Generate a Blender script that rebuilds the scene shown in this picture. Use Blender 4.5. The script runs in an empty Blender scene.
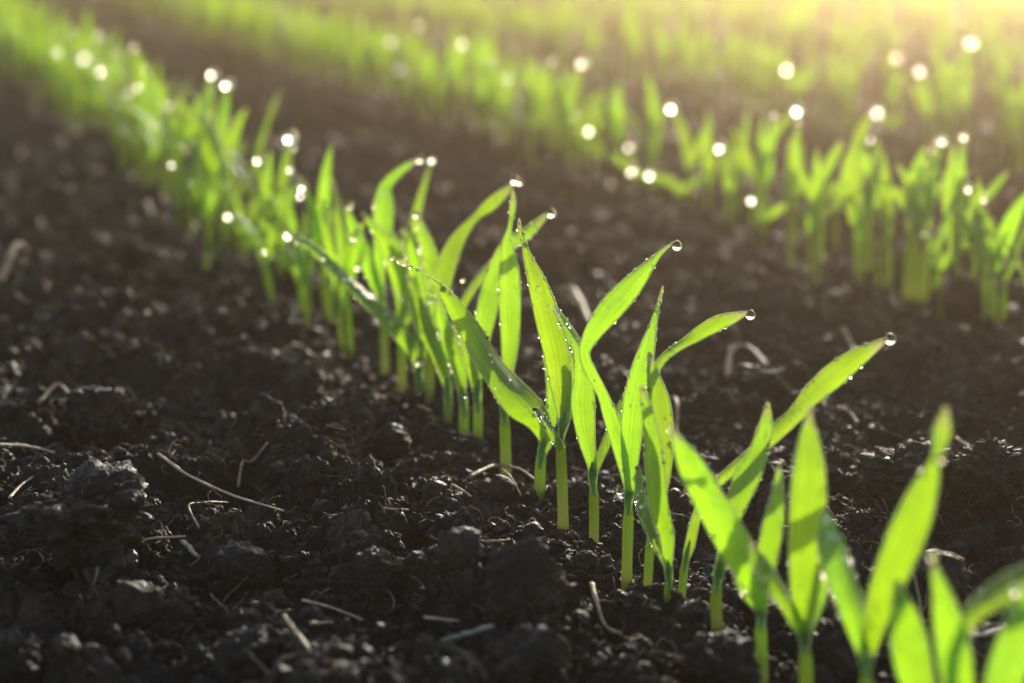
import bpy, bmesh, math, random
import numpy as np
from mathutils import Vector, Matrix, noise as mnoise

random.seed(11)
rng = np.random.default_rng(11)
R = math.radians
S = bpy.context.scene
COL = S.collection

# ------------------------------------------------------------------ camera
H = 0.14                       # camera height above the soil, metres
FPX, PW, PH = 1700.0, 1024, 683
PITCH = math.atan(450.0 / FPX)
HAZE_DENSITY, HAZE_G = 0.094, 0.93
SUN_AZ, SUN_EL, SUN_STRENGTH, SKY_STRENGTH, EXPOSURE = R(14.5), R(11.5), 4.2, 0.15, 0.76
FOCUS, FSTOP = 0.383, 9.8

cam_d = bpy.data.cameras.new('camera')
cam = bpy.data.objects.new('camera', cam_d)
COL.objects.link(cam)
cam.location = (0, 0, H)
cam.rotation_euler = (math.pi / 2 - PITCH, 0, 0)
cam_d.sensor_width = 36.0
cam_d.lens = FPX / PW * 36.0
cam_d.clip_start, cam_d.clip_end = 0.01, 500
cam_d.dof.use_dof = True
cam_d.dof.focus_distance = FOCUS
cam_d.dof.aperture_fstop = FSTOP
S.camera = cam

CP = Vector((0, 0, H))
FWD = Vector((0, math.cos(PITCH), -math.sin(PITCH)))
UP = Vector((0, math.sin(PITCH), math.cos(PITCH)))
RT = Vector((1, 0, 0))

def ray(px, py):
    return FWD + RT * ((px - PW / 2) / FPX) + UP * ((PH / 2 - py) / FPX)

def at_depth(px, py, z):
    return CP + ray(px, py) * z

def on_ground(px, py):
    d = ray(px, py)
    return CP + d * (-H / d.z)

def depth_of(p):
    return (p - CP).dot(FWD)

# drill rows: parallel lines on the ground
ROW_AZ = math.atan2(702, FPX / math.cos(PITCH))          # left of the view direction
ROW_DIR = Vector((-math.sin(ROW_AZ), math.cos(ROW_AZ), 0))
ROW_PERP = Vector((math.cos(ROW_AZ), math.sin(ROW_AZ), 0))
ROW0 = on_ground(627, 565)
ROW_GAP = (on_ground(990, 310) - ROW0).dot(ROW_PERP)

def row_point(row, t):
    """row 1 is the sharp one; t metres along it from the sharp seedlings"""
    return ROW0 + ROW_PERP * (ROW_GAP * (row - 1)) + ROW_DIR * t

# ------------------------------------------------------------------ world, sun
w = bpy.data.worlds.new('World'); S.world = w; w.use_nodes = True
nt = w.node_tree; nt.nodes.clear()
sky = nt.nodes.new('ShaderNodeTexSky'); sky.sky_type = 'NISHITA'; sky.sun_disc = False
sky.sun_elevation = SUN_EL; sky.sun_rotation = SUN_AZ
bg = nt.nodes.new('ShaderNodeBackground'); bg.inputs['Strength'].default_value = SKY_STRENGTH
wo = nt.nodes.new('ShaderNodeOutputWorld')
nt.links.new(sky.outputs[0], bg.inputs[0]); nt.links.new(bg.outputs[0], wo.inputs[0])

sd = bpy.data.lights.new('sun', 'SUN'); sd.energy = SUN_STRENGTH; sd.angle = R(0.55); sd.color = (1.0, 0.90, 0.75)
so = bpy.data.objects.new('sun', sd); COL.objects.link(so)
sun_vec = Vector((math.sin(SUN_AZ) * math.cos(SUN_EL), math.cos(SUN_AZ) * math.cos(SUN_EL), math.sin(SUN_EL)))
so.rotation_euler = sun_vec.to_track_quat('Z', 'Y').to_euler()
so.location = sun_vec * 5

S.view_settings.view_transform = 'Standard'; S.view_settings.look = 'None'
S.view_settings.exposure = EXPOSURE; S.view_settings.gamma = 1
S.render.engine = 'CYCLES'
c = S.cycles
c.use_denoising = True
c.max_bounces = 10; c.diffuse_bounces = 3; c.glossy_bounces = 3; c.transmission_bounces = 6; c.volume_bounces = 0
c.transparent_max_bounces = 8
c.caustics_reflective = True; c.caustics_refractive = True
c.sample_clamp_direct = 0; c.sample_clamp_indirect = 80
c.blur_glossy = 0.0

# ------------------------------------------------------------------ helpers
def tag(o, label=None, cat=None, group=None, kind=None):
    if label: o['label'] = label
    if cat: o['category'] = cat
    if group: o['group'] = group
    if kind: o['kind'] = kind
    return o

def link(o, parent=None):
    COL.objects.link(o)
    if parent is not None: o.parent = parent
    return o

def empty(name, loc):
    o = bpy.data.objects.new(name, None); o.empty_display_size = 0.01
    o.location = loc
    return link(o)

def mesh_np(name, V, F, mats, parent=None, smooth=True, uv=None, matidx=None):
    """V (n,3), F (m,k) with constant k; one mesh object"""
    me = bpy.data.meshes.new(name)
    V = np.asarray(V, dtype=np.float32); F = np.asarray(F, dtype=np.int32)
    me.vertices.add(len(V)); me.vertices.foreach_set('co', V.ravel())
    k = F.shape[1]
    me.loops.add(F.size); me.loops.foreach_set('vertex_index', F.ravel())
    me.polygons.add(len(F))
    me.polygons.foreach_set('loop_start', np.arange(0, F.size, k, dtype=np.int32))
    me.polygons.foreach_set('loop_total', np.full(len(F), k, dtype=np.int32))
    if smooth: me.polygons.foreach_set('use_smooth', np.ones(len(F), dtype=bool))
    for m in mats: me.materials.append(m)
    if matidx is not None: me.polygons.foreach_set('material_index', np.asarray(matidx, dtype=np.int32))
    me.update(calc_edges=True); me.validate()
    if uv is not None:
        l = me.uv_layers.new(name='UVMap')
        l.data.foreach_set('uv', np.asarray(uv, dtype=np.float32)[F.ravel()].ravel())
    o = bpy.data.objects.new(name, me)
    return link(o, parent)

# ------------------------------------------------------------------ numpy noise
def _hash(ix, iy, s):
    h = (ix.astype(np.int64) * 374761393 + iy.astype(np.int64) * 668265263 + s * 1442695041) & 0xFFFFFFFF
    h = ((h ^ (h >> 13)) * 1274126177) & 0xFFFFFFFF
    h = (h ^ (h >> 16)) * 2246822519 & 0xFFFFFFFF
    h ^= h >> 15
    return (h & 0xFFFFFF) / float(0x1000000)

def vnoise(x, y, s):
    ix = np.floor(x); iy = np.floor(y); fx = x - ix; fy = y - iy
    fx = fx * fx * (3 - 2 * fx); fy = fy * fy * (3 - 2 * fy)
    a = _hash(ix, iy, s); b = _hash(ix + 1, iy, s); cc = _hash(ix, iy + 1, s); d = _hash(ix + 1, iy + 1, s)
    return (a * (1 - fx) + b * fx) * (1 - fy) + (cc * (1 - fx) + d * fx) * fy

def domes(x, y, cell, s, keep):
    """lumps: the highest of randomly placed rough half-spheres, one per cell; 0..1"""
    wx = x + cell * 0.55 * (vnoise(x / cell * 1.9, y / cell * 1.9, s + 50) - .5) + cell * .25 * (vnoise(x / cell * 5, y / cell * 5, s + 70) - .5)
    wy = y + cell * 0.55 * (vnoise(x / cell * 1.9, y / cell * 1.9, s + 51) - .5) + cell * .25 * (vnoise(x / cell * 5, y / cell * 5, s + 71) - .5)
    gx = wx / cell; gy = wy / cell
    ix = np.floor(gx); iy = np.floor(gy)
    out = np.zeros_like(x)
    for dx in (-1, 0, 1):
        for dy in (-1, 0, 1):
            cx = ix + dx; cy = iy + dy
            px = cx + _hash(cx, cy, s); py = cy + _hash(cx, cy, s + 1)
            rr = 0.35 + 0.5 * _hash(cx, cy, s + 2)
            on = _hash(cx, cy, s + 3) < keep
            el = 0.65 + 0.7 * _hash(cx, cy, s + 4)
            d2 = ((gx - px) * el / rr) ** 2 + ((gy - py) / el / rr) ** 2
            v = np.sqrt(np.clip(1 - d2, 0, 1)) * rr / 0.85
            out = np.maximum(out, np.where(on, v, 0))
    return out

def height(x, y):
    x = np.asarray(x, dtype=np.float64); y = np.asarray(y, dtype=np.float64)
    r = np.hypot(x, y)
    far = np.clip((4.5 - r) / 2.0, 0, 1)
    h = 0.010 * (vnoise(x / .11, y / .11, 3) - .5) + 0.006 * (vnoise(x / .045, y / .045, 5) - .5)
    h = h + 0.0078 * domes(x, y, .034, 11, .45) * far
    h = h + 0.0066 * domes(x, y, .015, 21, .6) * far
    h = h + 0.0042 * domes(x, y, .0072, 31, .72) * far
    h = h + 0.0018 * domes(x, y, .0034, 41, .85) * far
    h = h + 0.0009 * domes(x, y, .0016, 61, .9) * np.clip((1.4 - r) / .4, 0, 1)
    # the drill rows run in shallow firmed slots
    d = (x - ROW0.x) * ROW_PERP.x + (y - ROW0.y) * ROW_PERP.y + .006
    d = (d + ROW_GAP / 2) % ROW_GAP - ROW_GAP / 2
    slot = np.exp(-(d / .016) ** 2)
    return (h - 0.0082) * (1 - .45 * slot) - .0022 * slot

def h1(x, y):
    return float(height(np.array([x]), np.array([y]))[0])

# ------------------------------------------------------------------ materials
def new_mat(name):
    m = bpy.data.materials.new(name); m.use_nodes = True
    m.node_tree.nodes.clear()
    return m, m.node_tree.nodes, m.node_tree.links

def ramp(n, stops):
    r = n.new('ShaderNodeValToRGB')
    while len(r.color_ramp.elements) < len(stops): r.color_ramp.elements.new(0.5)
    for e, (p, col) in zip(r.color_ramp.elements, stops):
        e.position = p; e.color = (*col, 1)
    return r

def soil_material():
    m, n, l = new_mat('damp_soil')
    tc = n.new('ShaderNodeTexCoord')
    n1 = n.new('ShaderNodeTexNoise'); n1.inputs['Scale'].default_value = 55; n1.inputs['Detail'].default_value = 8
    n2 = n.new('ShaderNodeTexNoise'); n2.inputs['Scale'].default_value = 900; n2.inputs['Detail'].default_value = 6
    n3 = n.new('ShaderNodeTexVoronoi'); n3.inputs['Scale'].default_value = 620
    n4 = n.new('ShaderNodeTexNoise'); n4.inputs['Scale'].default_value = 300; n4.inputs['Detail'].default_value = 5
    for q in (n1, n2, n3, n4): l.new(tc.outputs['Object'], q.inputs['Vector'])
    r1 = ramp(n, [(0.3, (.006, .0055, .006)), (.48, (.016, .013, .013)), (.58, (.034, .025, .021)), (.72, (.070, .046, .033))])
    l.new(n1.outputs['Fac'], r1.inputs[0])
    r2 = ramp(n, [(.35, (.55, .55, .55)), (.62, (1.1, 1.05, 1.0)), (.78, (2.4, 2.2, 2.0))])
    l.new(n2.outputs['Fac'], r2.inputs[0])
    mul = n.new('ShaderNodeMix'); mul.data_type = 'RGBA'; mul.blend_type = 'MULTIPLY'; mul.inputs[0].default_value = 1
    l.new(r1.outputs[0], mul.inputs[6]); l.new(r2.outputs[0], mul.inputs[7])
    rr = n.new('ShaderNodeMapRange'); rr.inputs[1].default_value = .3; rr.inputs[2].default_value = .7
    rr.inputs[3].default_value = .46; rr.inputs[4].default_value = 1.0
    l.new(n4.outputs['Fac'], rr.inputs[0])
    b1 = n.new('ShaderNodeBump'); b1.inputs['Strength'].default_value = 1; b1.inputs['Distance'].default_value = .0011
    l.new(n2.outputs['Fac'], b1.inputs['Height'])
    b2 = n.new('ShaderNodeBump'); b2.inputs['Strength'].default_value = .8; b2.inputs['Distance'].default_value = .0009
    l.new(n3.outputs['Distance'], b2.inputs['Height']); l.new(b1.outputs[0], b2.inputs['Normal'])
    p = n.new('ShaderNodeBsdfPrincipled')
    l.new(mul.outputs[2], p.inputs['Base Color']); l.new(rr.outputs[0], p.inputs['Roughness'])
    l.new(b2.outputs[0], p.inputs['Normal'])
    p.inputs['Specular IOR Level'].default_value = .36
    o = n.new('ShaderNodeOutputMaterial'); l.new(p.outputs[0], o.inputs[0])
    return m

def blade_material(name, trans, diff, tf, streak=1.0, rough=.42, base=None):
    m, n, l = new_mat(name)
    uv = n.new('ShaderNodeUVMap')
    sx = n.new('ShaderNodeSeparateXYZ'); l.new(uv.outputs[0], sx.inputs[0])
    mp = n.new('ShaderNodeMapping'); mp.inputs['Scale'].default_value = (34, .9, 1); l.new(uv.outputs[0], mp.inputs[0])
    ns = n.new('ShaderNodeTexNoise'); ns.inputs['Scale'].default_value = 1.0; ns.inputs['Detail'].default_value = 3
    l.new(mp.outputs[0], ns.inputs['Vector'])
    tc = n.new('ShaderNodeTexCoord')
    nb = n.new('ShaderNodeTexNoise'); nb.inputs['Scale'].default_value = 110; nb.inputs['Detail'].default_value = 3
    l.new(tc.outputs['Object'], nb.inputs['Vector'])
    oi = n.new('ShaderNodeObjectInfo')
    # midrib: |u-.5|
    sub = n.new('ShaderNodeMath'); sub.operation = 'SUBTRACT'; sub.inputs[1].default_value = .5; l.new(sx.outputs[0], sub.inputs[0])
    ab = n.new('ShaderNodeMath'); ab.operation = 'ABSOLUTE'; l.new(sub.outputs[0], ab.inputs[0])
    mr = n.new('ShaderNodeMapRange'); mr.inputs[1].default_value = .0; mr.inputs[2].default_value = .05
    mr.inputs[3].default_value = .80; mr.inputs[4].default_value = 1.0; l.new(ab.outputs[0], mr.inputs[0])
    vs = n.new('ShaderNodeMapRange'); vs.inputs[1].default_value = .3; vs.inputs[2].default_value = .7
    vs.inputs[3].default_value = 1 - .36 * streak; vs.inputs[4].default_value = 1 + .16 * streak; l.new(ns.outputs['Fac'], vs.inputs[0])
    vb = n.new('ShaderNodeMapRange'); vb.inputs[1].default_value = .3; vb.inputs[2].default_value = .7
    vb.inputs[3].default_value = .84; vb.inputs[4].default_value = 1.12; l.new(nb.outputs['Fac'], vb.inputs[0])
    vo = n.new('ShaderNodeMapRange'); vo.inputs[3].default_value = .82; vo.inputs[4].default_value = 1.12; l.new(oi.outputs['Random'], vo.inputs[0])
    f = mr.outputs[0]
    for q in (vs, vb, vo):
        mm = n.new('ShaderNodeMath'); mm.operation = 'MULTIPLY'; l.new(f, mm.inputs[0]); l.new(q.outputs[0], mm.inputs[1]); f = mm.outputs[0]
    # tips dry to straw yellow, hue drifts from plant to plant
    ad = n.new('ShaderNodeMath'); ad.operation = 'MULTIPLY_ADD'; ad.inputs[1].default_value = .12; l.new(nb.outputs['Fac'], ad.inputs[0]); l.new(sx.outputs[1], ad.inputs[2])
    tip = n.new('ShaderNodeMapRange'); tip.inputs[1].default_value = .97; tip.inputs[2].default_value = 1.06; l.new(ad.outputs[0], tip.inputs[0])
    hu = n.new('ShaderNodeMapRange'); hu.inputs[3].default_value = .488; hu.inputs[4].default_value = .510; l.new(oi.outputs['Random'], hu.inputs[0])
    def scaled(colr):
        vm = n.new('ShaderNodeVectorMath'); vm.operation = 'SCALE'; vm.inputs[0].default_value = colr
        l.new(f, vm.inputs['Scale'])
        hs = n.new('ShaderNodeHueSaturation'); l.new(hu.outputs[0], hs.inputs['Hue']); l.new(vm.outputs[0], hs.inputs['Color'])
        mt = n.new('ShaderNodeMix'); mt.data_type = 'RGBA'; l.new(tip.outputs[0], mt.inputs[0]); l.new(hs.outputs[0], mt.inputs[6])
        mt.inputs[7].default_value = (.42, .36, .16, 1)
        if base:
            bs = n.new('ShaderNodeMapRange'); bs.inputs[1].default_value = .24; bs.inputs[2].default_value = .52
            bs.inputs[3].default_value = .6; bs.inputs[4].default_value = 0; l.new(sx.outputs[1], bs.inputs[0])
            m2 = n.new('ShaderNodeMix'); m2.data_type = 'RGBA'; l.new(bs.outputs[0], m2.inputs[0]); l.new(mt.outputs[2], m2.inputs[6])
            m2.inputs[7].default_value = (*base, 1); return m2.outputs[2]
        return mt.outputs[2]
    p = n.new('ShaderNodeBsdfPrincipled'); p.inputs['Roughness'].default_value = rough
    p.inputs['Specular IOR Level'].default_value = .5
    l.new(scaled(diff), p.inputs['Base Color'])
    bp = n.new('ShaderNodeBump'); bp.inputs['Strength'].default_value = .6; bp.inputs['Distance'].default_value = .0003
    l.new(ns.outputs['Fac'], bp.inputs['Height']); l.new(bp.outputs[0], p.inputs['Normal'])
    t = n.new('ShaderNodeBsdfTranslucent'); l.new(scaled(trans), t.inputs['Color']); l.new(bp.outputs[0], t.inputs['Normal'])
    mx = n.new('ShaderNodeMixShader'); mx.inputs[0].default_value = tf
    l.new(p.outputs[0], mx.inputs[1]); l.new(t.outputs[0], mx.inputs[2])
    o = n.new('ShaderNodeOutputMaterial'); l.new(mx.outputs[0], o.inputs[0])
    return m

def simple(name, col, rough=.6, trans=0, var=.3, scale=400):
    m, n, l = new_mat(name)
    tc = n.new('ShaderNodeTexCoord')
    ns = n.new('ShaderNodeTexNoise'); ns.inputs['Scale'].default_value = scale; ns.inputs['Detail'].default_value = 4
    l.new(tc.outputs['Object'], ns.inputs['Vector'])
    r = ramp(n, [(.3, tuple(v * (1 - var) for v in col)), (.7, tuple(min(1, v * (1 + var)) for v in col))])
    l.new(ns.outputs['Fac'], r.inputs[0])
    p = n.new('ShaderNodeBsdfPrincipled'); p.inputs['Roughness'].default_value = rough
    l.new(r.outputs[0], p.inputs['Base Color'])
    b = n.new('ShaderNodeBump'); b.inputs['Strength'].default_value = .5; b.inputs['Distance'].default_value = .0003
    l.new(ns.outputs['Fac'], b.inputs['Height']); l.new(b.outputs[0], p.inputs['Normal'])
    o = n.new('ShaderNodeOutputMaterial')
    if trans:
        t = n.new('ShaderNodeBsdfTranslucent'); l.new(r.outputs[0], t.inputs['Color'])
        mx = n.new('ShaderNodeMixShader'); mx.inputs[0].default_value = trans
        l.new(p.outputs[0], mx.inputs[1]); l.new(t.outputs[0], mx.inputs[2]); l.new(mx.outputs[0], o.inputs[0])
    else: l.new(p.outputs[0], o.inputs[0])
    return m

def water(name, rough):
    m, n, l = new_mat(name)
    g = n.new('ShaderNodeBsdfGlass'); g.inputs['IOR'].default_value = 1.333; g.inputs['Roughness'].default_value = rough
    o = n.new('ShaderNodeOutputMaterial'); l.new(g.outputs[0], o.inputs[0])
    return m

M_SOIL = soil_material()
M_BLADE = blade_material('leaf_blade', (.39, .70, .010), (.060, .190, .110), .60)
M_STEM = blade_material('leaf_sheath', (.55, .72, .10), (.16, .27, .07), .60, streak=1.5, rough=.38, base=(.52, .54, .24))
M_RIM_LIGHT = simple('leaf_margin_rim_light', (.78, .84, .48), .35, .6, .1)  # pale edge tubes: the backlit rim light is put into their colour
M_STRAW = simple('dry_straw', (.62, .45, .28), .6, .12, .3, 900)
M_ROOT = simple('dry_rootlet', (.34, .21, .12), .6, .15, .4, 700)
M_CHIP = simple('pale_wood', (.40, .33, .26), .7, 0, .3, 600)
M_STONE = simple('dark_stone', (.016, .017, .021), .55, 0, .4, 300)
M_DROP = water('water', .07)
M_DROP_R = water('water_far', .33)
M_BEAD = water('dew_water', .22)

# ------------------------------------------------------------------ ground
def build_ground():
    fine = np.arange(-R(27), R(27), 0.00085)
    coarse = np.arange(R(27), 2 * math.pi - R(27), R(1.5))
    ang = np.concatenate([fine, coarse])
    rs = [0.05]
    while rs[-1] < 120:
        r = rs[-1]
        if r < .2: dr = .006
        elif r < 3: dr = max(.00055, .00055 * (r / .36) ** 1.6)
        else: dr = .02 * (r / 3) ** 2.2
        rs.append(r + dr)
    rs = np.array(rs)
    A, RR = np.meshgrid(ang, rs)
    X = np.sin(A) * RR; Y = np.cos(A) * RR
    Z = height(X, Y)
    n_r, n_a = X.shape
    V = np.stack([X, Y, Z], -1).reshape(-1, 3)
    V = np.vstack([V, [[0, 0, -.003]]])
    i = np.arange(n_r - 1)[:, None] * n_a; j = np.arange(n_a)[None, :]; j2 = (j + 1) % n_a
    F = np.stack([i + j, i + n_a + j, i + n_a + j2, i + j2], -1).reshape(-1, 4)[:, ::-1]
    o = mesh_np('soil', V, F, [M_SOIL]); tag(o, 'dark damp tilled soil of the field', 'soil', kind='structure')
    return o
build_ground()

# ------------------------------------------------------------------ crumbs
def ico(sub):
    bm = bmesh.new(); bmesh.ops.create_icosphere(bm, subdivisions=sub, radius=1)
    V = np.array([v.co[:] for v in bm.verts]); F = np.array([[v.index for v in f.verts] for f in bm.faces])
    bm.free(); return V, F

def lump(sub, seed, rough=.35, squash=.8):
    V, F = ico(sub)
    out = []
    off = Vector((seed * 7.3, seed * 3.1, seed * 1.7))
    for v in V:
        q = Vector(v)
        d = mnoise.noise(q * 1.1 + off) * rough * 1.3 + mnoise.noise(q * 2.6 + off) * rough * .7
        d += (abs(mnoise.noise(q * 4.5 + off)) * rough * .6 if sub > 1 else 0)
        if sub > 2: d += mnoise.noise(q * 9 + off) * rough * .35
        if sub > 3:
            dist, _ = mnoise.voronoi(q * 3.6 + off)
            d += (.45 - dist[0]) * rough * 1.1
            dist, _ = mnoise.voronoi(q * 9 + off)
            d += (.45 - dist[0]) * rough * .45
        q = q * (1 + d); out.append((q.x, q.y, q.z * squash))
    return np.array(out), F

def rot_mats(n):
    q = rng.normal(size=(n, 4)); q /= np.linalg.norm(q, axis=1)[:, None]
    a, b, cc, d = q.T
    return np.stack([1 - 2 * (cc * cc + d * d), 2 * (b * cc - a * d), 2 * (b * d + a * cc),
                     2 * (b * cc + a * d), 1 - 2 * (b * b + d * d), 2 * (cc * d - a * b),
                     2 * (b * d - a * cc), 2 * (cc * d + a * b), 1 - 2 * (b * b + cc * cc)], -1).reshape(n, 3, 3)

def scatter_field(n, r0, r1, a=25):
    """random ground points in the wedge before the camera, even per area"""
    rr = np.sqrt(rng.uniform(r0 ** 2, r1 ** 2, n)); aa = rng.uniform(-R(a), R(a), n)
    return np.sin(aa) * rr, np.cos(aa) * rr

AVOID = []
def crumbs():
    VV, FF, SM = [], [], []; base = 0
    specs = [  # sub, count, r0, r1, smin, smax, power
        (3, 380, .20, .95, .0030, .0062, 2.4),
        (2, 10500, .20, .95, .0011, .0032, 2.2),
        (1, 52000, .22, .66, .0004, .0013, 1.8),
        (2, 2600, .90, 2.5, .0030, .0075, 2.2),
        (1, 12000, .90, 2.4, .0012, .0032, 2.0)]
    for sub, n, r0, r1, s0, s1, pw in specs:
        tmpl = [lump(sub, k + sub * 20, .42 if sub > 1 else .3, .85) for k in range(8)]
        x, y = scatter_field(n, r0, r1)
        # clumped: more crumbs where the soil is crumbly
        keep = rng.uniform(size=n) < .25 + 1.0 * vnoise(x / .035, y / .035, 91)
        x, y = x[keep], y[keep]; n = len(x)
        s = s0 + (s1 - s0) * rng.uniform(size=n) ** pw
        if sub == 1 and r0 < .5:      # grains pushed up round the feet of the near seedlings
            ex, ey = [], []
            for hb in HEROES:
                b = on_ground(*hb[0])
                for _ in range(26):
                    a = random.uniform(0, 6.28); q = random.uniform(.0011, .0042); ex.append(b.x + math.cos(a) * q); ey.append(b.y + math.sin(a) * q)
            x = np.concatenate([x, ex]); y = np.concatenate([y, ey]); s = np.concatenate([s, rng.uniform(.0004, .0013, len(ex))])
        ok = np.ones(len(x), bool)
        if sub > 1 and r0 < .5:      # the stems come up through fine soil
            for hb in HEROES:
                b = on_ground(*hb[0]); ok &= np.hypot(x - b.x, y - b.y + .004) > .004 + s
        for ax, ay, ar in AVOID: ok &= np.hypot(x - ax, y - ay) > ar + s * .9
        x, y, s = x[ok], y[ok], s[ok]; n = len(x)
        z = height(x, y) + s * rng.uniform(-.25, .55, n)
        M = rot_mats(n); which = rng.integers(0, 8, n)
        for k in range(8):
            idx = np.where(which == k)[0]
            if not len(idx): continue
            V, F = tmpl[k]
            P = np.einsum('nij,vj->nvi', M[idx], V) * s[idx][:, None, None]
            P[:, :, 0] += x[idx][:, None]; P[:, :, 1] += y[idx][:, None]; P[:, :, 2] += z[idx][:, None]
            VV.append(P.reshape(-1, 3))
            FF.append((F[None] + (base + np.arange(len(idx)) * len(V))[:, None, None]).reshape(-1, 3))
            SM.append(np.full(len(idx) * len(F), sub > 2 or (sub == 2 and r0 > .5)))
            base += len(idx) * len(V)
    o = mesh_np('soil_crumbs', np.vstack(VV), np.vstack(FF), [M_SOIL], smooth=False)
    o.data.polygons.foreach_set('use_smooth', np.concatenate(SM)); o.data.update()
    tag(o, 'loose dark soil crumbs scattered over the whole field', 'soil crumbs', kind='stuff')

# ------------------------------------------------------------------ tubes / straws
def smooth_path(P, n):
    """Catmull-Rom through rows of P (k, d) sampled n times"""
    P = np.asarray(P, dtype=float); k = len(P)
    if k == 2: return P[0] + (P[1] - P[0]) * np.linspace(0, 1, n)[:, None]
    d = np.concatenate([[0], np.cumsum(np.linalg.norm(np.diff(P[:, :3], axis=0), axis=1) + 1e-9)])
    ext = np.vstack([2 * P[0] - P[1], P, 2 * P[-1] - P[-2]])
    t = np.linspace(0, d[-1], n); out = []
    for v in t:
        i = min(max(np.searchsorted(d, v) - 1, 0), k - 2)
        u = (v - d[i]) / (d[i + 1] - d[i])
        p0, p1, p2, p3 = ext[i], ext[i + 1], ext[i + 2], ext[i + 3]
        out.append(.5 * (2 * p1 + (p2 - p0) * u + (2 * p0 - 5 * p1 + 4 * p2 - p3) * u * u + (3 * p1 - p0 - 3 * p2 + p3) * u ** 3))
    return np.array(out)

def frames(C):
    T = np.gradient(C, axis=0); T /= np.linalg.norm(T, axis=1)[:, None] + 1e-12
    return T

def tube_arrays(C, rad, sides=8, flat=1.0):
    C = np.asarray(C, float); T = frames(C); n = len(C)
    ref = np.array([0.3, 0.2, .93]) if abs(T[:, 2]).mean() < .8 else np.array([0, 1., 0])
    A = np.cross(T, ref); A /= np.linalg.norm(A, axis=1)[:, None]
    B = np.cross(T, A)
    th = np.linspace(0, 2 * math.pi, sides, endpoint=False)
    rad = np.broadcast_to(rad, (n,))
    V = C[:, None] + (A[:, None] * np.cos(th)[None, :, None] + B[:, None] * flat * np.sin(th)[None, :, None]) * rad[:, None, None]
    V = V.reshape(-1, 3)
    i = np.arange(n - 1)[:, None] * sides; j = np.arange(sides)[None]; j2 = (j + 1) % sides
    F = np.stack([i + j, i + j2, i + sides + j2, i + sides + j], -1).reshape(-1, 4)
    # end caps as quads fans collapsed on an added centre vertex
    c0 = len(V); V = np.vstack([V, C[0], C[-1]])
    k = np.arange(0, sides, 2)
    F = np.vstack([F, np.stack([np.full_like(k, c0), (k + 2) % sides, k + 1, k], -1),
                   np.stack([np.full_like(k, c0 + 1), (n - 1) * sides + k, (n - 1) * sides + k + 1, (n - 1) * sides + (k + 2) % sides], -1)])
    uv = np.vstack([np.stack([np.tile(th / (2 * math.pi) * 3, n), np.repeat(np.linspace(0, 1, n), sides)], -1), [[0, 0], [0, 1]]])
    return V, F, uv

# ------------------------------------------------------------------ leaves
def blade_arrays(C, W, Sd, Nn, across=8, fold=.16, seed=0):
    """sheet along C, W full widths, Sd side vectors, Nn normals"""
    n = len(C); u = np.linspace(-1, 1, across + 1)
    prof = fold * (np.abs(u) ** 1.4)
    wav = .05 * np.sin(np.linspace(0, 9, n) + seed)[:, None] * np.abs(u)[None] ** 3 * np.sign(u)[None]
    P = C[:, None] + Sd[:, None] * (u[None, :, None] * W[:, None, None] / 2) + Nn[:, None] * ((prof[None] + wav)[:, :, None] * W[:, None, None])
    m = across + 1
    i = np.arange(n - 1)[:, None] * m; j = np.arange(across)[None]
    F = np.stack([i + j, i + j + 1, i + m + j + 1, i + m + j], -1).reshape(-1, 4)
    uv = np.stack([np.tile((u + 1) / 2, n), np.repeat(np.linspace(0, 1, n), m)], -1)
    return P.reshape(-1, 3), F, uv, P[:, 0], P[:, -1]

def leaf_object(name, C, W, Sd, Nn, parent, origin, rim=True, across=8, fold=.16, seed=0, label=None):
    V, F, uv, e0, e1 = blade_arrays(C, W, Sd, Nn, across, fold, seed)
    mi = np.zeros(len(F), int)
    if rim:
        for e in (e0, e1):
            rr = np.minimum(.00013, W * .12)
            v2, f2, u2 = tube_arrays(e, rr, 4)
            F = np.vstack([F, f2 + len(V)]); V = np.vstack([V, v2]); uv = np.vstack([uv, u2]); mi = np.concatenate([mi, np.ones(len(f2), int)])
    V = V - np.array(origin)
    o = mesh_np(name, V, F, [M_BLADE, M_RIM_LIGHT] if rim else [M_BLADE], parent, uv=uv, matidx=mi)
    if label: o['label'] = label
    return o

HERO_SURF = []     # (P on surface, normal) for the dew beads

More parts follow.
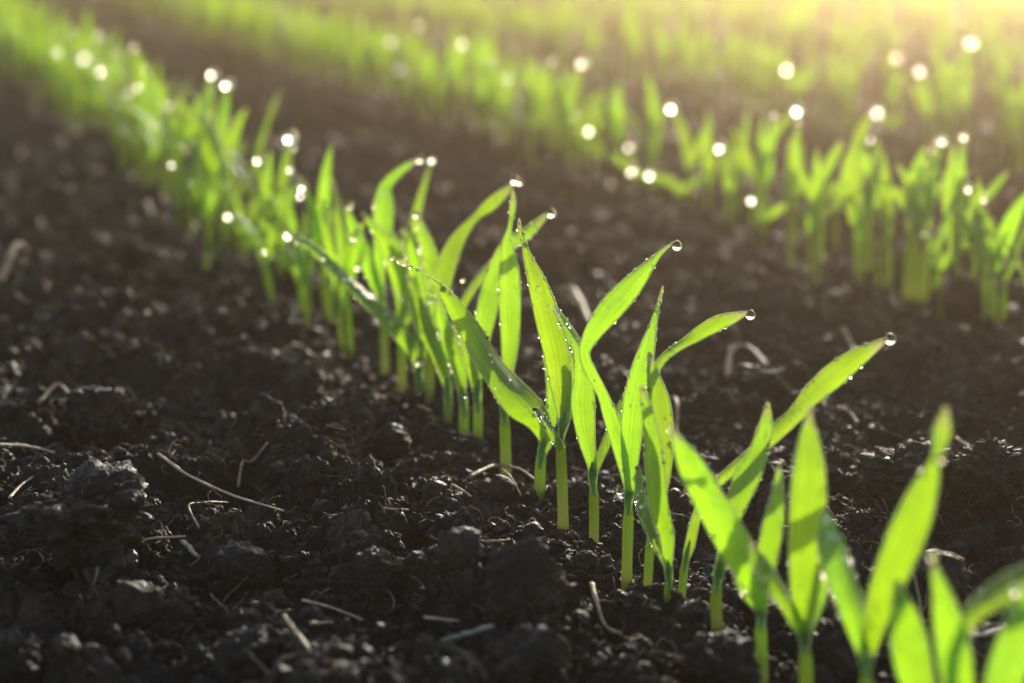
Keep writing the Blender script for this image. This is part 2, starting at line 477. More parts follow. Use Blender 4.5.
def pixel_leaf(parent, origin, z0, pts, name='leaf', fold=.16, label=None, beads=1.0):
    """pts: (px, py, width px, depth offset mm, roll deg); z0 depth of the plant"""
    P = []
    for p in pts:
        px, py, wpx = p[:3]; dz = p[3] if len(p) > 3 else 0; roll = p[4] if len(p) > 4 else 0
        z = z0 + dz / 1000
        q = at_depth(px, py, z); wm = wpx * (.88 if 2 < wpx else 1) / FPX * z / max(math.cos(R(roll)), .35)
        P.append((q.x, q.y, q.z, wm, roll))
    Q = smooth_path(P, 44)
    C = Q[:, :3]; W = np.clip(Q[:, 3], .00025, None); roll = np.radians(Q[:, 4])
    T = frames(C)
    view = C - np.array(CP); view /= np.linalg.norm(view, axis=1)[:, None]
    side = np.cross(T, view); side /= np.linalg.norm(side, axis=1)[:, None]
    for i in range(1, len(side)):
        if side[i] @ side[i - 1] < 0: side[i] *= -1
    nor = np.cross(side, T)
    # a positive roll turns the face we see towards the sky
    facing = -view - T * np.sum(-view * T, axis=1)[:, None]
    for sg in (1, -1):
        tst = np.cross(side * math.cos(.5) + nor * math.sin(.5) * sg, T)
        tst *= np.sign(np.sum(tst * facing, axis=1))[:, None]
        if tst[:, 2].mean() >= facing[:, 2].mean() - .02 and sg * 1 == 1: break
        if sg == -1: roll = -roll
    s2 = side * np.cos(roll)[:, None] + nor * np.sin(roll)[:, None]
    n2 = np.cross(s2, T)
    o = leaf_object(name, C, W, s2, n2, parent, origin, fold=fold, seed=pts[0][0], label=label)
    if beads:
        L = len(C)
        nb = int(95 * beads)
        for _ in range(nb):
            i = min(L - 2, random.choice([random.randrange(6, L - 1), int(L * random.uniform(.6, 1)), int(L * random.betavariate(3, 2))])); u = random.choice([random.uniform(-.9, .9), random.choice([-1, 1]) * random.uniform(.98, 1.03), random.choice([-1, 1]) * random.uniform(.98, 1.03)])
            toward = -1 if (n2[i] @ view[i]) > 0 else 1
            p = C[i] + s2[i] * u * W[i] / 2 + n2[i] * (.16 if fold else 0) * abs(u) ** 1.4 * W[i]
            r = random.choice([.00016, .0002, .00026, .00034, .00050]) * (1 if abs(u) < .9 else .8)
            HERO_SURF.append((p, r, n2[i] * toward, abs(u) >= .9))
    return C

def stem_object(parent, origin, pts, r0, r1, name='stem', n=14):
    C = smooth_path(pts, n)
    t = np.linspace(0, 1, n)
    rad = r0 + (r1 - r0) * t; rad = rad * (1 + .10 * np.exp(-((t - .08) / .08) ** 2)) * (1 - .85 * np.clip((t - .6) / .4, 0, 1) ** 1.6)
    V, F, uv = tube_arrays(C, rad, 12, .85)
    return mesh_np(name, V - np.array(origin), F, [M_STEM], parent, uv=uv)

ROW_PHRASE = 'wheat seedlings along the sharp nearest row'
def hero(base, stem, leaves, label, wpx=12, group=ROW_PHRASE):
    b = on_ground(*base); z0 = depth_of(b)
    root = empty('wheat_seedling', b)
    tag(root, label, 'seedling', group)
    pts = [np.array(b) + np.array([0, 0, -.006]), np.array(b)]
    for (px, py) in stem: pts.append(np.array(at_depth(px, py, z0)))
    rr = wpx * .86 / 2 / FPX * z0
    stem_object(root, b, pts, rr * .95, rr * 1.0)
    (ax, ay), (bx2, by2) = stem[-1], (stem[-2] if len(stem) > 1 else base)
    L = math.hypot(ax - bx2, ay - by2); dx, dy = (bx2 - ax) / L, (by2 - ay) / L
    for i, lf in enumerate(leaves):
        if abs(lf[0][0] - ax) < 7 and abs(lf[0][1] - ay) < 22:      # the blade grows out of its sheath
            d1, d2 = (34, 16) if i == 0 else (26, 12)
            pre = [(ax + dx * d1, ay + dy * d1, wpx * .15, -rr * 1000 * (1.02 if i != 1 else -.9)), (ax + dx * d2, ay + dy * d2, wpx * .8, -rr * 1000 * (1.0 if i != 1 else -.7))]
            lf = pre + lf[(1 if lf[0][1] > ay + dy * d2 - 5 else 0):]
        pixel_leaf(root, b, z0, lf)
    return root, z0

# the seedlings one can tell apart, from the back of the sharp stretch to the bottom right corner
HEROES = [
 ((385,366), [(384,330),(381,290)], [
   [(381,292,8),(380,262,13),(383,228,21,2),(384,203,22,4),(386,186,13,6),(400,171,9,8),(412,163,5,9),(419,159,2,10)],
   [(381,300,7),(372,275,14,-2),(362,250,18,-3),(353,228,12,-4),(346,206,3,-5)]],
  'seedling whose bent leaf ends in a high drop left of the tallest leaves', 10),
 ((402,380), [(402,345),(400,318)], [
   [(400,322,8),(404,300,18),(398,270,22,-2),(388,245,18,-4),(372,225,8,-6),(362,212,3,-7)],
   [(400,325,8),(412,300,18,3),(416,270,20,5),(409,245,12,7),(403,228,3,8)]],
  'two broad upright leaves standing behind the arching grey-blue leaf', 11),
 ((420,394), [(419,375),(417,360)], [
   [(418,364,9,0,0),(408,342,17,0,15),(395,323,20,0,35),(374,303,17,-2,50),(352,283,12,-4,50),(328,260,10,-6,50),(304,241,9,-8,45),(288,233,2,-10,40)],
   [(418,366,8),(430,340,10,3),(432,318,8,5),(428,300,2,7)]],
  'seedling with a long grey-blue leaf arching left, carrying a chain of drops', 12),
 ((430,402), [(430,370),(433,320)], [
   [(433,322,8),(435,292,14),(431,262,19,2),(425,240,15,3),(420,224,8,4),(417,216,2,4)]],
  'seedling with a short bright pointed leaf tipped by a round drop', 11),
 ((448,419), [(448,395),(447,375)], [
   [(447,380,8),(442,350,14),(439,325,18,2),(440,290,22,5),(449,258,21,8),(460,236,15,10),(476,217,8,12),(490,205,14,13),(505,192,10,14),(514,184,2,15)],
   [(447,382,7),(437,352,16,-2),(424,325,20,-3),(414,297,14,-4),(408,275,3,-5)]],
  'seedling with a long leaf leaning right to a double drop', 11),
 ((464,435), [(464,410),(462,385)], [
   [(462,392,9),(459,368,17),(449,342,18,-2),(441,315,12,-3),(438,296,3,-3)],
   [(462,388,5,2),(457,350,6,4,0),(459,315,8,6,20),(472,288,9,8,30),(486,270,10,9,30),(496,258,4,10,20)]],
  'short seedling with a beaded leaf, half hidden behind the long drooping one', 12),
 ((478,443), [(478,410),(477,380)], [
   [(477,386,9),(480,352,15),(486,315,23),(496,275,22,2),(507,246,15,3),(526,232,14,4,35),(539,221,9,5,30),(549,213,2,6)],
   [(477,390,8),(470,362,12,-2),(462,335,8,-3),(457,318,2,-4)]],
  'seedling whose broad leaf bends right at the top into a tip drop', 12),
 ((506,466), [(505,430),(504,392)], [
   [(504,398,10),(508,372,12,2),(510,342,20,3),(510,300,24,3),(509,270,22,3),(507,244,12,3),(510,226,4,3),(513,205,7,3),(513,190,1.5,3)],
   [(504,405,9),(498,388,15,-2),(488,368,10,-3),(480,352,2,-3)]],
  'tallest upright leaf, straight and narrow tipped, above the arching rootlet', 13),
 ((540,484), [(541,460),(545,436)], [
   [(546,440,16,0,0),(538,418,28,-2,20),(517,392,32,-5,50),(491,360,28,-8,45),(471,331,25,-10,10),(455,308,19,-12,0),(440,287,9,-13,0),(425,275,2.5,-14,0),(405,264,1.5,-15),(386,256,.8,-16)],
   [(545,440,8,2),(552,415,15,3),(554,388,17,4),(550,355,14,5),(546,330,3,6)]],
  'seedling with the longest leaf, laid over to the left and covered in fine dew', 13),
 ((563,515), [(562,480),(561,440),(565,412)], [
   [(564,420,12,0),(561,385,24,0),(556,350,29,-1),(547,315,28,-2),(537,282,20,-3),(528,258,10,-3),(524,243,5,-3),(520,230,5,-3),(519,218,1,-3)],
   [(562,450,9,-2),(552,432,9,-4,30),(543,418,6,-5,40),(534,408,1.5,-6)],
   [(566,420,10,2),(573,395,15,4),(574,372,12,5),(570,352,3,6)]],
  'seedling with a wide glowing leaf bearing two drops, in the middle of the sharp stretch', 13),
 ((594,532), [(594,500),(592,462)], [
   [(592,466,10),(586,434,21),(583,402,27),(584,378,22,1),(582,354,16,2,30),(573,335,14,3,40),(562,318,9,4,40),(553,306,2,5)],
   [(593,470,8,2),(604,447,10,4,20),(614,422,12,6,40),(624,400,10,8,40),(632,384,3,9)]],
  'seedling with a greyish folded leaf under the beaded fork', 12),
 ((627,564), [(628,530),(629,482)], [
   [(629,488,10,0),(622,452,18,0),(611,418,16,0),(601,392,11,0,20),(589,371,11,0,40),(584,353,11,0,20),(592,334,19,0),(609,311,27,0),(626,292,26,0),(644,270,16,0,20),(656,257,7,0,20),(667,247,3,0),(678,240,1,0)],
   [(630,486,11,-2),(631,445,22,-2),(635,405,27,-2),(641,372,24,-2),(648,345,16,-1),(655,318,6,0),(663,286,1.5,2)]],
  'seedling with a twisted leaf rising right to a clear hanging drop', 13),
 ((648,579), [(650,545),(652,515)], [
   [(653,520,12),(660,478,22),(662,438,26,1),(660,405,24,2),(654,378,15,3),(649,352,3,4)],
   [(652,512,8,3),(650,440,8,6),(652,385,7,7),(660,362,9,8,20),(672,350,9,8,35),(686,341,10,8,35),(700,333,15,8),(718,323,17,8),(735,317,11,8),(748,312,2,8)]],
  'seedling sending one slender leaf right, level, to a tip drop', 11),
 ((668,598), [(669,575),(668,560)], [
   [(668,566,9),(667,536,16),(659,508,21,-2),(655,472,22,-4),(652,438,18,-5),(646,405,10,-6),(641,385,3,-7)],
   [(667,566,6),(655,540,9,3,30),(645,512,12,4,40),(640,485,10,5,40),(638,465,2,6)]],
  'seedling with dark green folded leaf left of the thin angled stem', 10),
 ((682,591), [(685,565),(690,540)], [
   [(690,545,11),(696,518,10,0),(706,496,9,-1),(724,476,11,-3,20),(750,455,15,-4,20),(775,432,18,-5,20),(795,413,17,-5,30),(811,396,22,-6),(832,377,27,-6),(855,359,22,-6),(874,347,12,-6),(888,338,2.5,-6)]],
  'thin angled seedling with the long leaf ending in the rightmost sharp drop', 10),
 ((717,625), [(716,600),(720,560)], [
   [(720,568,11),(727,535,15,2),(737,503,23,3),(749,472,29,4),(760,447,20,5),(766,423,14,6),(768,402,3,7)],
   [(719,568,9),(727,548,13,-3),(722,525,11,-6),(718,505,3,-8)]],
  'seedling with a pointed bright leaf rising behind the blurred diagonal one', 14),
 ((762,669), [(761,640),(761,598)], [
   [(761,606,15,-4),(755,580,31,-6),(735,545,38,-9),(712,505,35,-11),(691,466,28,-13),(678,442,12,-14),(670,424,2,-15)],
   [(762,606,14,2),(766,565,22,2),(773,525,23,2),(778,492,12,2),(779,462,2,2)],
   [(758,612,9,0),(747,592,14,0),(738,575,9,0),(732,563,2,0)]],
  'blurred seedling with a wide diagonal leaf crossing its neighbour', 15),
 ((806,707), [(806,670),(804,622)], [
   [(804,632,17,-2),(805,592,31,-4),(806,550,38,-6),(808,510,40,-8),(809,470,35,-9),(809,440,22,-9),(809,420,8,-9),(810,403,2,-9)],
   [(807,630,12,3),(818,595,19,4),(824,560,16,5),(825,525,3,6)],
   [(800,632,12,-3),(786,602,16,-4,30),(768,574,22,-5,40),(756,556,13,-6,40),(750,543,2,-7)]],
  'blurred seedling with one broad upright blade, right of the crossing leaves', 17),
 ((868,764), [(867,720),(866,645)], [
   [(864,652,15,0,10),(855,612,27,0,30),(843,572,34,2,40),(833,541,28,4,40),(828,522,14,6,30),(825,508,2,8)],
   [(868,652,16,-4),(880,604,31,-8),(896,562,39,-11),(913,520,39,-13),(926,485,26,-14),(936,458,9,-15),(942,432,19,-15),(946,406,3,-15)]],
  'blurred seedling with a V of two leaves, one teal and one bright', 20),
 ((915,802), [(922,760),(930,718)], [
   [(930,722,18,-2),(915,672,40,-4),(907,632,37,-5),(901,603,20,-6),(896,580,3,-7)]],
  'strongly blurred low blade at the bottom edge right of the V of leaves', 20),
 ((955,836), [(958,780),(960,720)], [
   [(960,724,26,0),(956,668,37,-2),(948,622,31,-3),(941,592,18,-4),(932,560,2,-5)],
   [(955,724,12,0),(952,660,14,-2,20),(972,612,20,-3,40),(1000,589,30,-3,45),(1030,571,26,-3,45),(1056,560,4,-3,40)]],
  'strongly blurred blade below a pale disc of light, with a grey leaf leaning right', 20),
 ((1005,877), [(1000,800),(994,740)], [
   [(992,742,26,0),(1003,685,40,0),(1018,638,40,0),(1032,595,26,0),(1042,562,3,0)]],
  'strongly blurred blade in the bottom right corner of the field', 20),
]
hero_z = {}
for base, stem, leaves, label, wpx in HEROES:
    r_, z_ = hero(base, stem, leaves, label, wpx)
    hero_z[base] = z_

# ------------------------------------------------------------------ drops
DV, DF = ico(4)
def drop_mesh(name, mat):
    V = DV.copy()
    V[:, 2] *= 1.04
    top = V[:, 2] > 0
    V[top, 0] *= 1 - .10 * V[top, 2]; V[top, 1] *= 1 - .10 * V[top, 2]
    return mesh_np(name, V, DF, [mat])
_d = drop_mesh('dew_drop', M_DROP); ME_DROP = _d.data; bpy.data.objects.remove(_d)
_d = drop_mesh('dew_drop', M_DROP_R); ME_DROP_R = _d.data; bpy.data.objects.remove(_d)

def drop(p, r, label, group=None, far=False):
    o = bpy.data.objects.new('dew_drop', ME_DROP_R if far else ME_DROP)
    o.location = p; o.scale = (r, r, r); o.rotation_euler = (0, 0, random.uniform(0, 6))
    link(o); tag(o, label, 'dew drop', group)
    return o

def pdrop(px, py, z, rpx, label, group='dew drops on the sharp seedlings', far=False):
    return drop(at_depth(px, py, z), rpx / FPX * z, label, group, far)

hz = hero_z
# (pixel, base of its seedling, depth offset mm, radius px, label)
for px, py, b, dz, rp, lab in [
  (401.5,262.5,(540,484),-15.5,3.6,'tiny drop threaded on the hair-thin tip of the longest leaf'),
  (443,289,(540,484),-13.5,3.6,'clear drop where the longest leaf narrows to its thread'),
  (538,290,(563,515),-4.5,3.8,'upper of the two round drops on the wide glowing leaf'),
  (548,308,(563,515),-3.5,3.0,'lower of the two drops on the wide glowing leaf'),
  (525,245,(563,515),-3.2,3.2,'small drop below the needle tip of the wide glowing leaf'),
  (551.5,213.5,(478,443),6,4.6,'clear drop at the bent tip between the tall leaves'),
  (515,180.5,(448,419),15,4.4,'larger of the two touching drops at the highest leaf tip'),
  (519.5,182.5,(448,419),16,3.3,'smaller of the two touching drops at the highest leaf tip'),
  (677,246,(627,564),0,5.0,'clear hanging drop on the leaf tip rising over the soil'),
  (750.5,315,(648,579),8,5.0,'clear drop at the end of the level slender leaf'),
  (890,339,(682,591),-6,6.0,'largest clear drop, at the tip of the rightmost sharp leaf'),
  (940,458,(868,764),-14.5,5.2,'drop in the notch of the blurred leaf at the right'),
  (932,555,(955,836),-5,5.0,'pale blurred drop on the low blade near the bottom right'),
  (1014,589,(955,836),-6,6.5,'brightest blurred drop, on the grey leaf at the right edge'),
  (658,447,(627,564),-3,3.2,'bright drop low on the doubled broad leaves'),
  (671,439,(648,579),3,2.4,'small drop beside the edge of the doubled broad leaves'),
  (640,392,(627,564),-3,2.8,'flattened drop high on the doubled broad leaves'),
  (639,404,(627,564),-3,3.0,'bright drop under the flattened one on the doubled leaves'),
  (624,470,(627,564),-2,2.2,'small bright drop at the fork above the stem'),
  (620,491,(627,564),-2,4.2,'clear drop clinging to the left of a stem in the sharp row'),
  (717,499,(762,669),-13,3.2,'drop on the wide diagonal blurred leaf'),
  (769,452,(717,625),4,2.6,'small drop on the pointed bright leaf behind the diagonal one'),
  (702,516,(682,591),0,2.8,'pale drop on the thin angled seedling'),
  (866,653,(868,764),-3,4.0,'pale drop in the fork of the V of leaves'),
  (420,159.5,(385,366),10,4.2,'drop at the high bent tip left of the tallest leaves'),
  (383,193,(385,366),2,3.2,'drop on the broad part of the high bent leaf'),
  (350,206,(385,366),-5,3.6,'drop at a tip left of the high bent leaf'),
  (354,238,(402,380),-7,3.8,'drop at a tip above the grey-blue arching leaf'),
  (417,215,(430,402),4,3.8,'drop on the short bright pointed leaf'),
  (405,241,(402,380),8,3.4,'drop beside the thread tip of the longest leaf'),
  (299,241,(420,394),-9,3.8,'drop at the far end of the grey-blue arching leaf'),
  (325,257,(420,394),-7.5,4.0,'second drop in the chain on the grey-blue leaf'),
  (346,278,(420,394),-5.5,3.4,'third drop in the chain on the grey-blue leaf'),
  (353,288,(420,394),-4.5,3.8,'fourth drop in the chain on the grey-blue leaf'),
  (391,322,(420,394),-1,3.0,'lowest drop in the chain on the grey-blue leaf'),
  (431,293,(448,419),-5,3.0,'upper of a stacked pair of drops beside the longest leaf'),
  (432,301,(448,419),-5,3.4,'lower of a stacked pair of drops beside the longest leaf'),
  (419,362,(430,402),-4,4.4,'bright drop low on a stem below the arching leaf'),
  (463,280,(464,435),9,2.6,'drop halfway up the thin beaded leaf'),
  (442,332,(464,435),-4,2.3,'small drop on the short beaded seedling'),
  (452,353,(464,435),-3,3.2,'clear drop hanging in the gap beside the longest leaf'),
  (466,396,(478,443),-3,2.2,'small bright drop low between two stems'),
  (475,368,(478,443),-3,2.0,'small bright drop beside the lower edge of the longest leaf'),
  (541,401,(540,484),4,2.0,'small drop behind the lower end of the longest leaf'),
  (547,406,(540,484),4,2.4,'larger small drop behind the lower end of the longest leaf')]:
    pdrop(px, py, hz[b] + dz / 1000 - rp / FPX * .37 * (.9 if ' on the ' in lab or ' low on ' in lab else 0), rp, lab)

# ------------------------------------------------------------------ seedlings told apart only by where they stand: built from kinds, then copied
def arc_leaf(parent, h, length, az, lean, droop, width, twist, seed, rim):
    """leaf leaving the stem top at height h; az heading, lean from upright, droop along it"""
    n = 16 if rim else 12
    C = [np.array([0, 0, h * .82])]; d = np.array([math.cos(az), math.sin(az), 0])
    a = lean * .25
    for k in range(n - 1):
        t = k / (n - 2)
        a = lean * min(1, .3 + t * 1.2) + droop * t ** 2
        C.append(C[-1] + (d * math.sin(a) + np.array([0, 0, math.cos(a)])) * length / (n - 1))
    C = np.array(C); T = frames(C); t = np.linspace(0, 1, n)
    W = width * np.clip(np.minimum(.35 + t * 3.2, 1), 0, 1) * np.clip(1 - t ** 3.0, 0.03, 1)
    side0 = np.array([-math.sin(az), math.cos(az), 0]); side = np.tile(side0, (n, 1))
    nor = np.cross(side, T); nor /= np.linalg.norm(nor, axis=1)[:, None]
    tw = twist * t
    s2 = side * np.cos(tw)[:, None] + nor * np.sin(tw)[:, None]; n2 = np.cross(s2, T)
    leaf_object('leaf', C, W, s2, n2, parent, (0, 0, 0), rim=rim, across=6 if rim else 4, seed=seed)
    return C[-1]

def make_kind(k, rim):
    root = empty('wheat_seedling', (0, 0, 0))
    h = random.uniform(.019, .031)
    lx, ly = random.uniform(-.003, .003), random.uniform(-.003, .003)
    stem_object(root, (0, 0, 0), [(-lx, -ly, -.008), (-lx * .5, -ly * .5, 0), (0, 0, h * .6), (0, 0, h)], .00115, .00125, n=7)
    # first leaf always across the view or so (backlit faces), second opposite
    az = random.choice([R(80), R(100), R(260), R(280), R(60), R(300), R(20), R(170)]) + random.uniform(-.3, .3)
    tips = [arc_leaf(root, h, random.uniform(.034, .052), az, random.uniform(.08, .65), random.uniform(-.2, .7), random.uniform(.0044, .0062), random.uniform(-1, 1), k, rim)]
    tips.append(arc_leaf(root, h * .9, random.uniform(.026, .045), az + math.pi + random.uniform(-.6, .6), random.uniform(.15, .7), random.uniform(0, .9), random.uniform(.0036, .0054), random.uniform(-1, 1), k + 5, rim))
    if k % 3 == 0:
        tips.append(arc_leaf(root, h * .8, random.uniform(.018, .03), az + math.pi / 2, random.uniform(.2, .9), random.uniform(0, .5), random.uniform(.003, .0042), random.uniform(-1, 1), k + 9, rim))
    return root, tips

KINDS = [make_kind(k, True) for k in range(16)]
used = set()

def place(k, loc, rz, s, label, group):
    root, tips = KINDS[k]
    if k not in used:
        used.add(k); r = root
    else:
        r = root.copy(); link(r)
        for ch in root.children:
            cc = ch.copy(); link(cc); cc.parent = r
    r.location = loc; r.rotation_euler = (0, 0, rz); r.scale = (s, s, s)
    tag(r, label, 'seedling', group)
    m = Matrix.Rotation(rz, 3, 'Z')
    return [Vector(loc) + m @ (Vector(t) * s) for t in tips]

# frame test for the spots worth an individual
def pix(p):
    d = Vector(p) - CP; z = d.dot(FWD)
    return PW / 2 + d.dot(RT) / z * FPX, PH / 2 - d.dot(UP) / z * FPX, z

def in_view(p, m=60):
    x, y, z = pix(p)
    return z > .1 and -m < x < PW + m and y > -30

# seedlings whose tip drop is seen as a disc of light: (drop px, py, row, base px x offset, radius m, label)
def semi(px, py, row, dx, r, label, lean=0):
    # walk the row to find where it passes pixel column px+dx
    best = None
    for t in np.arange(-.2, 2.6, .004):
        q = row_point(row, t); x, y, z = pix(q)
        if z > .1 and (best is None or abs(x - px - dx) < best[0]): best = (abs(x - px - dx), q, z)
    b, z0 = best[1], best[2]
    root = empty('wheat_seedling', b)
    bx, by, _ = pix(b)
    top = at_depth(px, py, z0); hgt = top.z
    if hgt > .085:   # too tall: step the base back along the view so the tip stays a sane height
        pass
    sx = bx + (px - bx) * .12; sy = by + (py - by) * .38
    stem_object(root, b, [np.array(b) + np.array([0, 0, -.008]), np.array(b), np.array(at_depth(sx, sy, z0))], .0012, .0012, n=8)
    W = .0048 * FPX / z0
    mx, my = bx + (px - bx) * .35, by + (py - by) * .7
    pixel_leaf(root, b, z0, [(sx, sy + 3, W * .35), (bx + (px - bx) * .2, by + (py - by) * .55, W * .9), (mx, my, W, 3), (bx + (px - bx) * .7, by + (py - by) * .88, W * .6, 6), (px, py, W * .08, 9)], beads=0)
    s = random.choice([-1, 1])
    pixel_leaf(root, b, z0, [(sx, sy + 3, W * .3), (sx + s * W * .8, by + (py - by) * .55, W * .8, -2), (sx + s * W * 1.6, by + (py - by) * .74, W * .6, -4), (sx + s * W * 2.3, by + (py - by) * .84, W * .08, -6)], beads=0)
    tag(root, label, 'seedling', 'seedlings lifting bright blurred drops')
    p = at_depth(px, py, z0 + .009)
    drop(p, r * 1.22, 'blurred bright drop on the ' + label.replace(' with ', ' making '), 'dew drops blurred to discs', True)
    return root

SEMI = [
 (631,146,2,0,.0021,'second-row seedling left of the paired bright discs gap'),
 (633,170,2,22,.0019,'low second-row seedling under the brightest disc'),
 (650,174,2,34,.0016,'second-row seedling right of the two stacked discs'),
 (672,107,2,20,.0020,'tall second-row seedling left of the arching leaf'),
 (797,109,2,-45,.0020,'second-row seedling arching right over a brown gap'),
 (720,147,2,10,.0016,'second-row seedling with a dim pale disc'),
 (752,199,2,15,.0015,'second-row seedling with a low disc near mid stem'),
 (941,140,2,-14,.0017,'tall second-row seedling with the upper of three stepped discs'),
 (935,149,2,-26,.0017,'second-row seedling with the middle of three stepped discs'),
 (922,162,2,-10,.0015,'second-row seedling with the lowest of three stepped discs'),
 (969,188,2,20,.0013,'second-row seedling beside the crossed leaves'),
 (927,232,2,12,.0013,'short second-row seedling with a low disc'),
 (583,62,2,-12,.0023,'tallest second-row seedling far back against the pale rows'),
 (590,130,2,12,.0016,'second-row seedling with a faint low disc'),
 (541,84,2,10,.0018,'second-row seedling with a faint disc in the green haze'),
 (878,111,3,10,.0021,'third-row seedling above the second-row bright blade'),
 (895,56,3,-10,.0028,'third-row seedling with a high disc near the glow'),
 (971,41,3,-5,.0028,'third-row seedling with the highest disc at the right'),
 (787,68,3,10,.0023,'third-row seedling with a faint disc inside the glow'),
 (920,70,3,10,.0021,'third-row seedling with a dim disc beside the high one'),
 (845,74,3,8,.0021,'third-row seedling with a dim disc left of the high one'),
 (93,66,1,10,.0024,'far nearest-row seedling with the large merged disc'),
 (102,70,1,26,.0022,'far nearest-row seedling right of the large merged disc'),
 (86,58,1,2,.0018,'far nearest-row seedling left of the large merged disc'),
 (123,129,1,30,.0018,'far nearest-row seedling with a pale low disc'),
 (153,126,1,24,.0018,'nearest-row seedling with a pale disc right of another'),
 (228,84,1,-8,.0018,'nearest-row seedling with a grey disc above the leaves'),
 (213,74,1,-12,.0016,'nearest-row seedling with the dimmer high grey disc'),
 (291,137,1,-10,.0019,'nearest-row seedling with a white disc over the dark soil'),
 (278,195,1,6,.0016,'nearest-row seedling with a white disc low in the leaves'),
 (324,205,1,6,.0015,'nearest-row seedling with a pale yellow disc'),
 (223,187,1,20,.0016,'nearest-row seedling with a teal disc on its left side'),
 (230,215,1,30,.0015,'nearest-row seedling with a yellow disc at the soil edge'),
 (290,234,1,14,.0014,'nearest-row seedling with a disc above the arching leaf'),
]
semi_spots = []
for a_ in SEMI:
    semi_spots.append(semi(*a_).location.copy())

# blurred blades of the second row that stand out on the right
def quick(row, base_x, pts, label):
    best = None
    for t in np.arange(-.3, 2.6, .004):
        q = row_point(row, t); x, y, z = pix(q)
        if z > .1 and (best is None or abs(x - base_x) < best[0]): best = (abs(x - base_x), q, z, y)
    b, z0 = best[1], best[2]
    root = empty('wheat_seedling', b)
    tag(root, label, 'seedling', 'seedlings of the blurred second row')
    s0 = pts[0][0]
    stem_object(root, b, [np.array(b) + np.array([0, 0, -.008]), np.array(b), np.array(at_depth(s0[0], s0[1] - 3, z0))], .0013, .0013, n=8)
    for lf in pts: pixel_leaf(root, b, z0, lf, beads=0)
    semi_spots.append(b)
quick(2, 990, [[(992,272,9),(988,250,14),(975,228,14,2),(958,214,10,4),(948,205,2,6)], [(992,272,10),(1000,250,18),(1010,225,18,-3),(1020,205,12,-5),(1030,190,2,-6)]], 'second-row seedling with a forked V at the right, nearest the camera')
quick(2, 955, [[(955,255,10),(953,225,16),(951,200,19),(951,180,17),(952,165,9),(953,145,2)], [(955,255,9),(968,238,14,3),(982,225,11,5),(994,220,3,6)], [(955,250,7),(972,210,9,3),(990,190,10,5,30),(1008,172,2,6)]], 'second-row seedling with an upright bright blade and crossed leaves')
quick(2, 920, [[(918,240,8),(918,215,15),(905,200,16),(893,190,8,2),(886,180,2)], [(918,240,8),(912,205,16,2),(914,180,15,3),(920,160,9,4),(926,145,2,5)]], 'second-row seedling with two overlapping bright blades')
quick(2, 888, [[(888,235,8),(884,205,12),(874,180,14),(864,158,11),(860,140,2)]], 'second-row seedling bent left under a dark gap')
quick(2, 856, [[(855,225,9),(853,195,20),(852,170,22),(856,148,12),(863,128,11,2),(872,112,2,3)]], 'second-row seedling with the brightest upright blade')
quick(2, 822, [[(822,215,8),(820,190,13),(826,170,12),(836,152,9),(842,140,2)], [(822,215,7),(810,190,11),(800,172,9),(795,160,2)]], 'second-row seedling left of the brightest blade')

# the remaining seedlings; none may stand right before a drop or shade it
spots = []
DROPS = [np.array(o.location) for o in COL.objects if o.name.startswith('dew_drop')]
def blocks(q, tall=.050, wide=.0026):
    for D in DROPS:
        for end, lim in ((np.array(CP), 1.0), (D + np.array(sun_vec) * .2, 1.0)):
            v = end - D; n2 = v[0] ** 2 + v[1] ** 2
            t = ((q.x - D[0]) * v[0] + (q.y - D[1]) * v[1]) / n2
            if t <= .004 or t > 1: continue
            if abs((q.x - D[0]) * v[1] - (q.y - D[1]) * v[0]) / math.sqrt(n2) < wide and D[2] + v[2] * t < tall: return True
    return False
def add_row(row, t0, t1, gap, jit, skip_near=None):
    t = t0
    while t < t1:
        q = row_point(row, t) + ROW_PERP * random.gauss(0, jit)
        if in_view(q, 90) and not blocks(q): spots.append((row, t, q))
        t += gap * random.uniform(.55, 1.45)
add_row(1, .13, .6, .0066, .009)
add_row(1, .6, .9, .0052, .011)
add_row(1, .9, 2.0, .0040, .014)
add_row(2, -.05, .5, .0105, .009)
add_row(2, .5, 2.4, .0054, .012)
for rw in range(3, 11):
    add_row(rw, -.4, 2.6, .0088, .014)
far_mass = []
spots.sort(key=lambda s: pix(s[2])[2])
taken = [(s.x, s.y) for s in semi_spots]
n_ind = 300 - len(HEROES) - len(SEMI) - 6
count = 0
for row, t, q in spots:
    x, y, z = pix(q)
    if count < n_ind:
        if row == 1:
            if z < .62: lab = 'blurred seedling of the nearest row just behind its sharp stretch'; grp = 'seedlings behind the sharp stretch of the nearest row'
            elif z < 1.0: lab = 'blurred seedling in the middle stretch of the nearest row'; grp = 'seedlings along the middle stretch of the nearest row'
            else: lab = 'soft green seedling in the far stretch of the nearest row'; grp = 'seedlings along the far stretch of the nearest row'
        elif row == 2:
            if x > 690: lab = 'blurred seedling in the right half of the second row'; grp = 'seedlings along the right half of the second row'
            else: lab = 'soft green seedling in the left half of the second row'; grp = 'seedlings along the left half of the second row'
        else:
            lab = 'pale hazy seedling in a row beyond the second one'; grp = 'seedlings beyond the second row'
        tips_ = place(random.randrange(16), (q.x, q.y, h1(q.x, q.y) * .5), random.uniform(-.5, .5) + (math.pi if random.random() < .5 else 0), random.triangular(.56, 1.0, .80), lab, grp)
        count += 1
        if z < 1.3 and row < 3 and random.random() < .24:
            tp = random.choice(tips_)
            drop(tp, random.uniform(.0007, .0015), 'small blurred drop at a leaf tip in the ' + ('nearest row beyond its sharp stretch' if row == 1 else 'second row'), 'small drops along the blurred rows', True)
    else:
        far_mass.append(q)
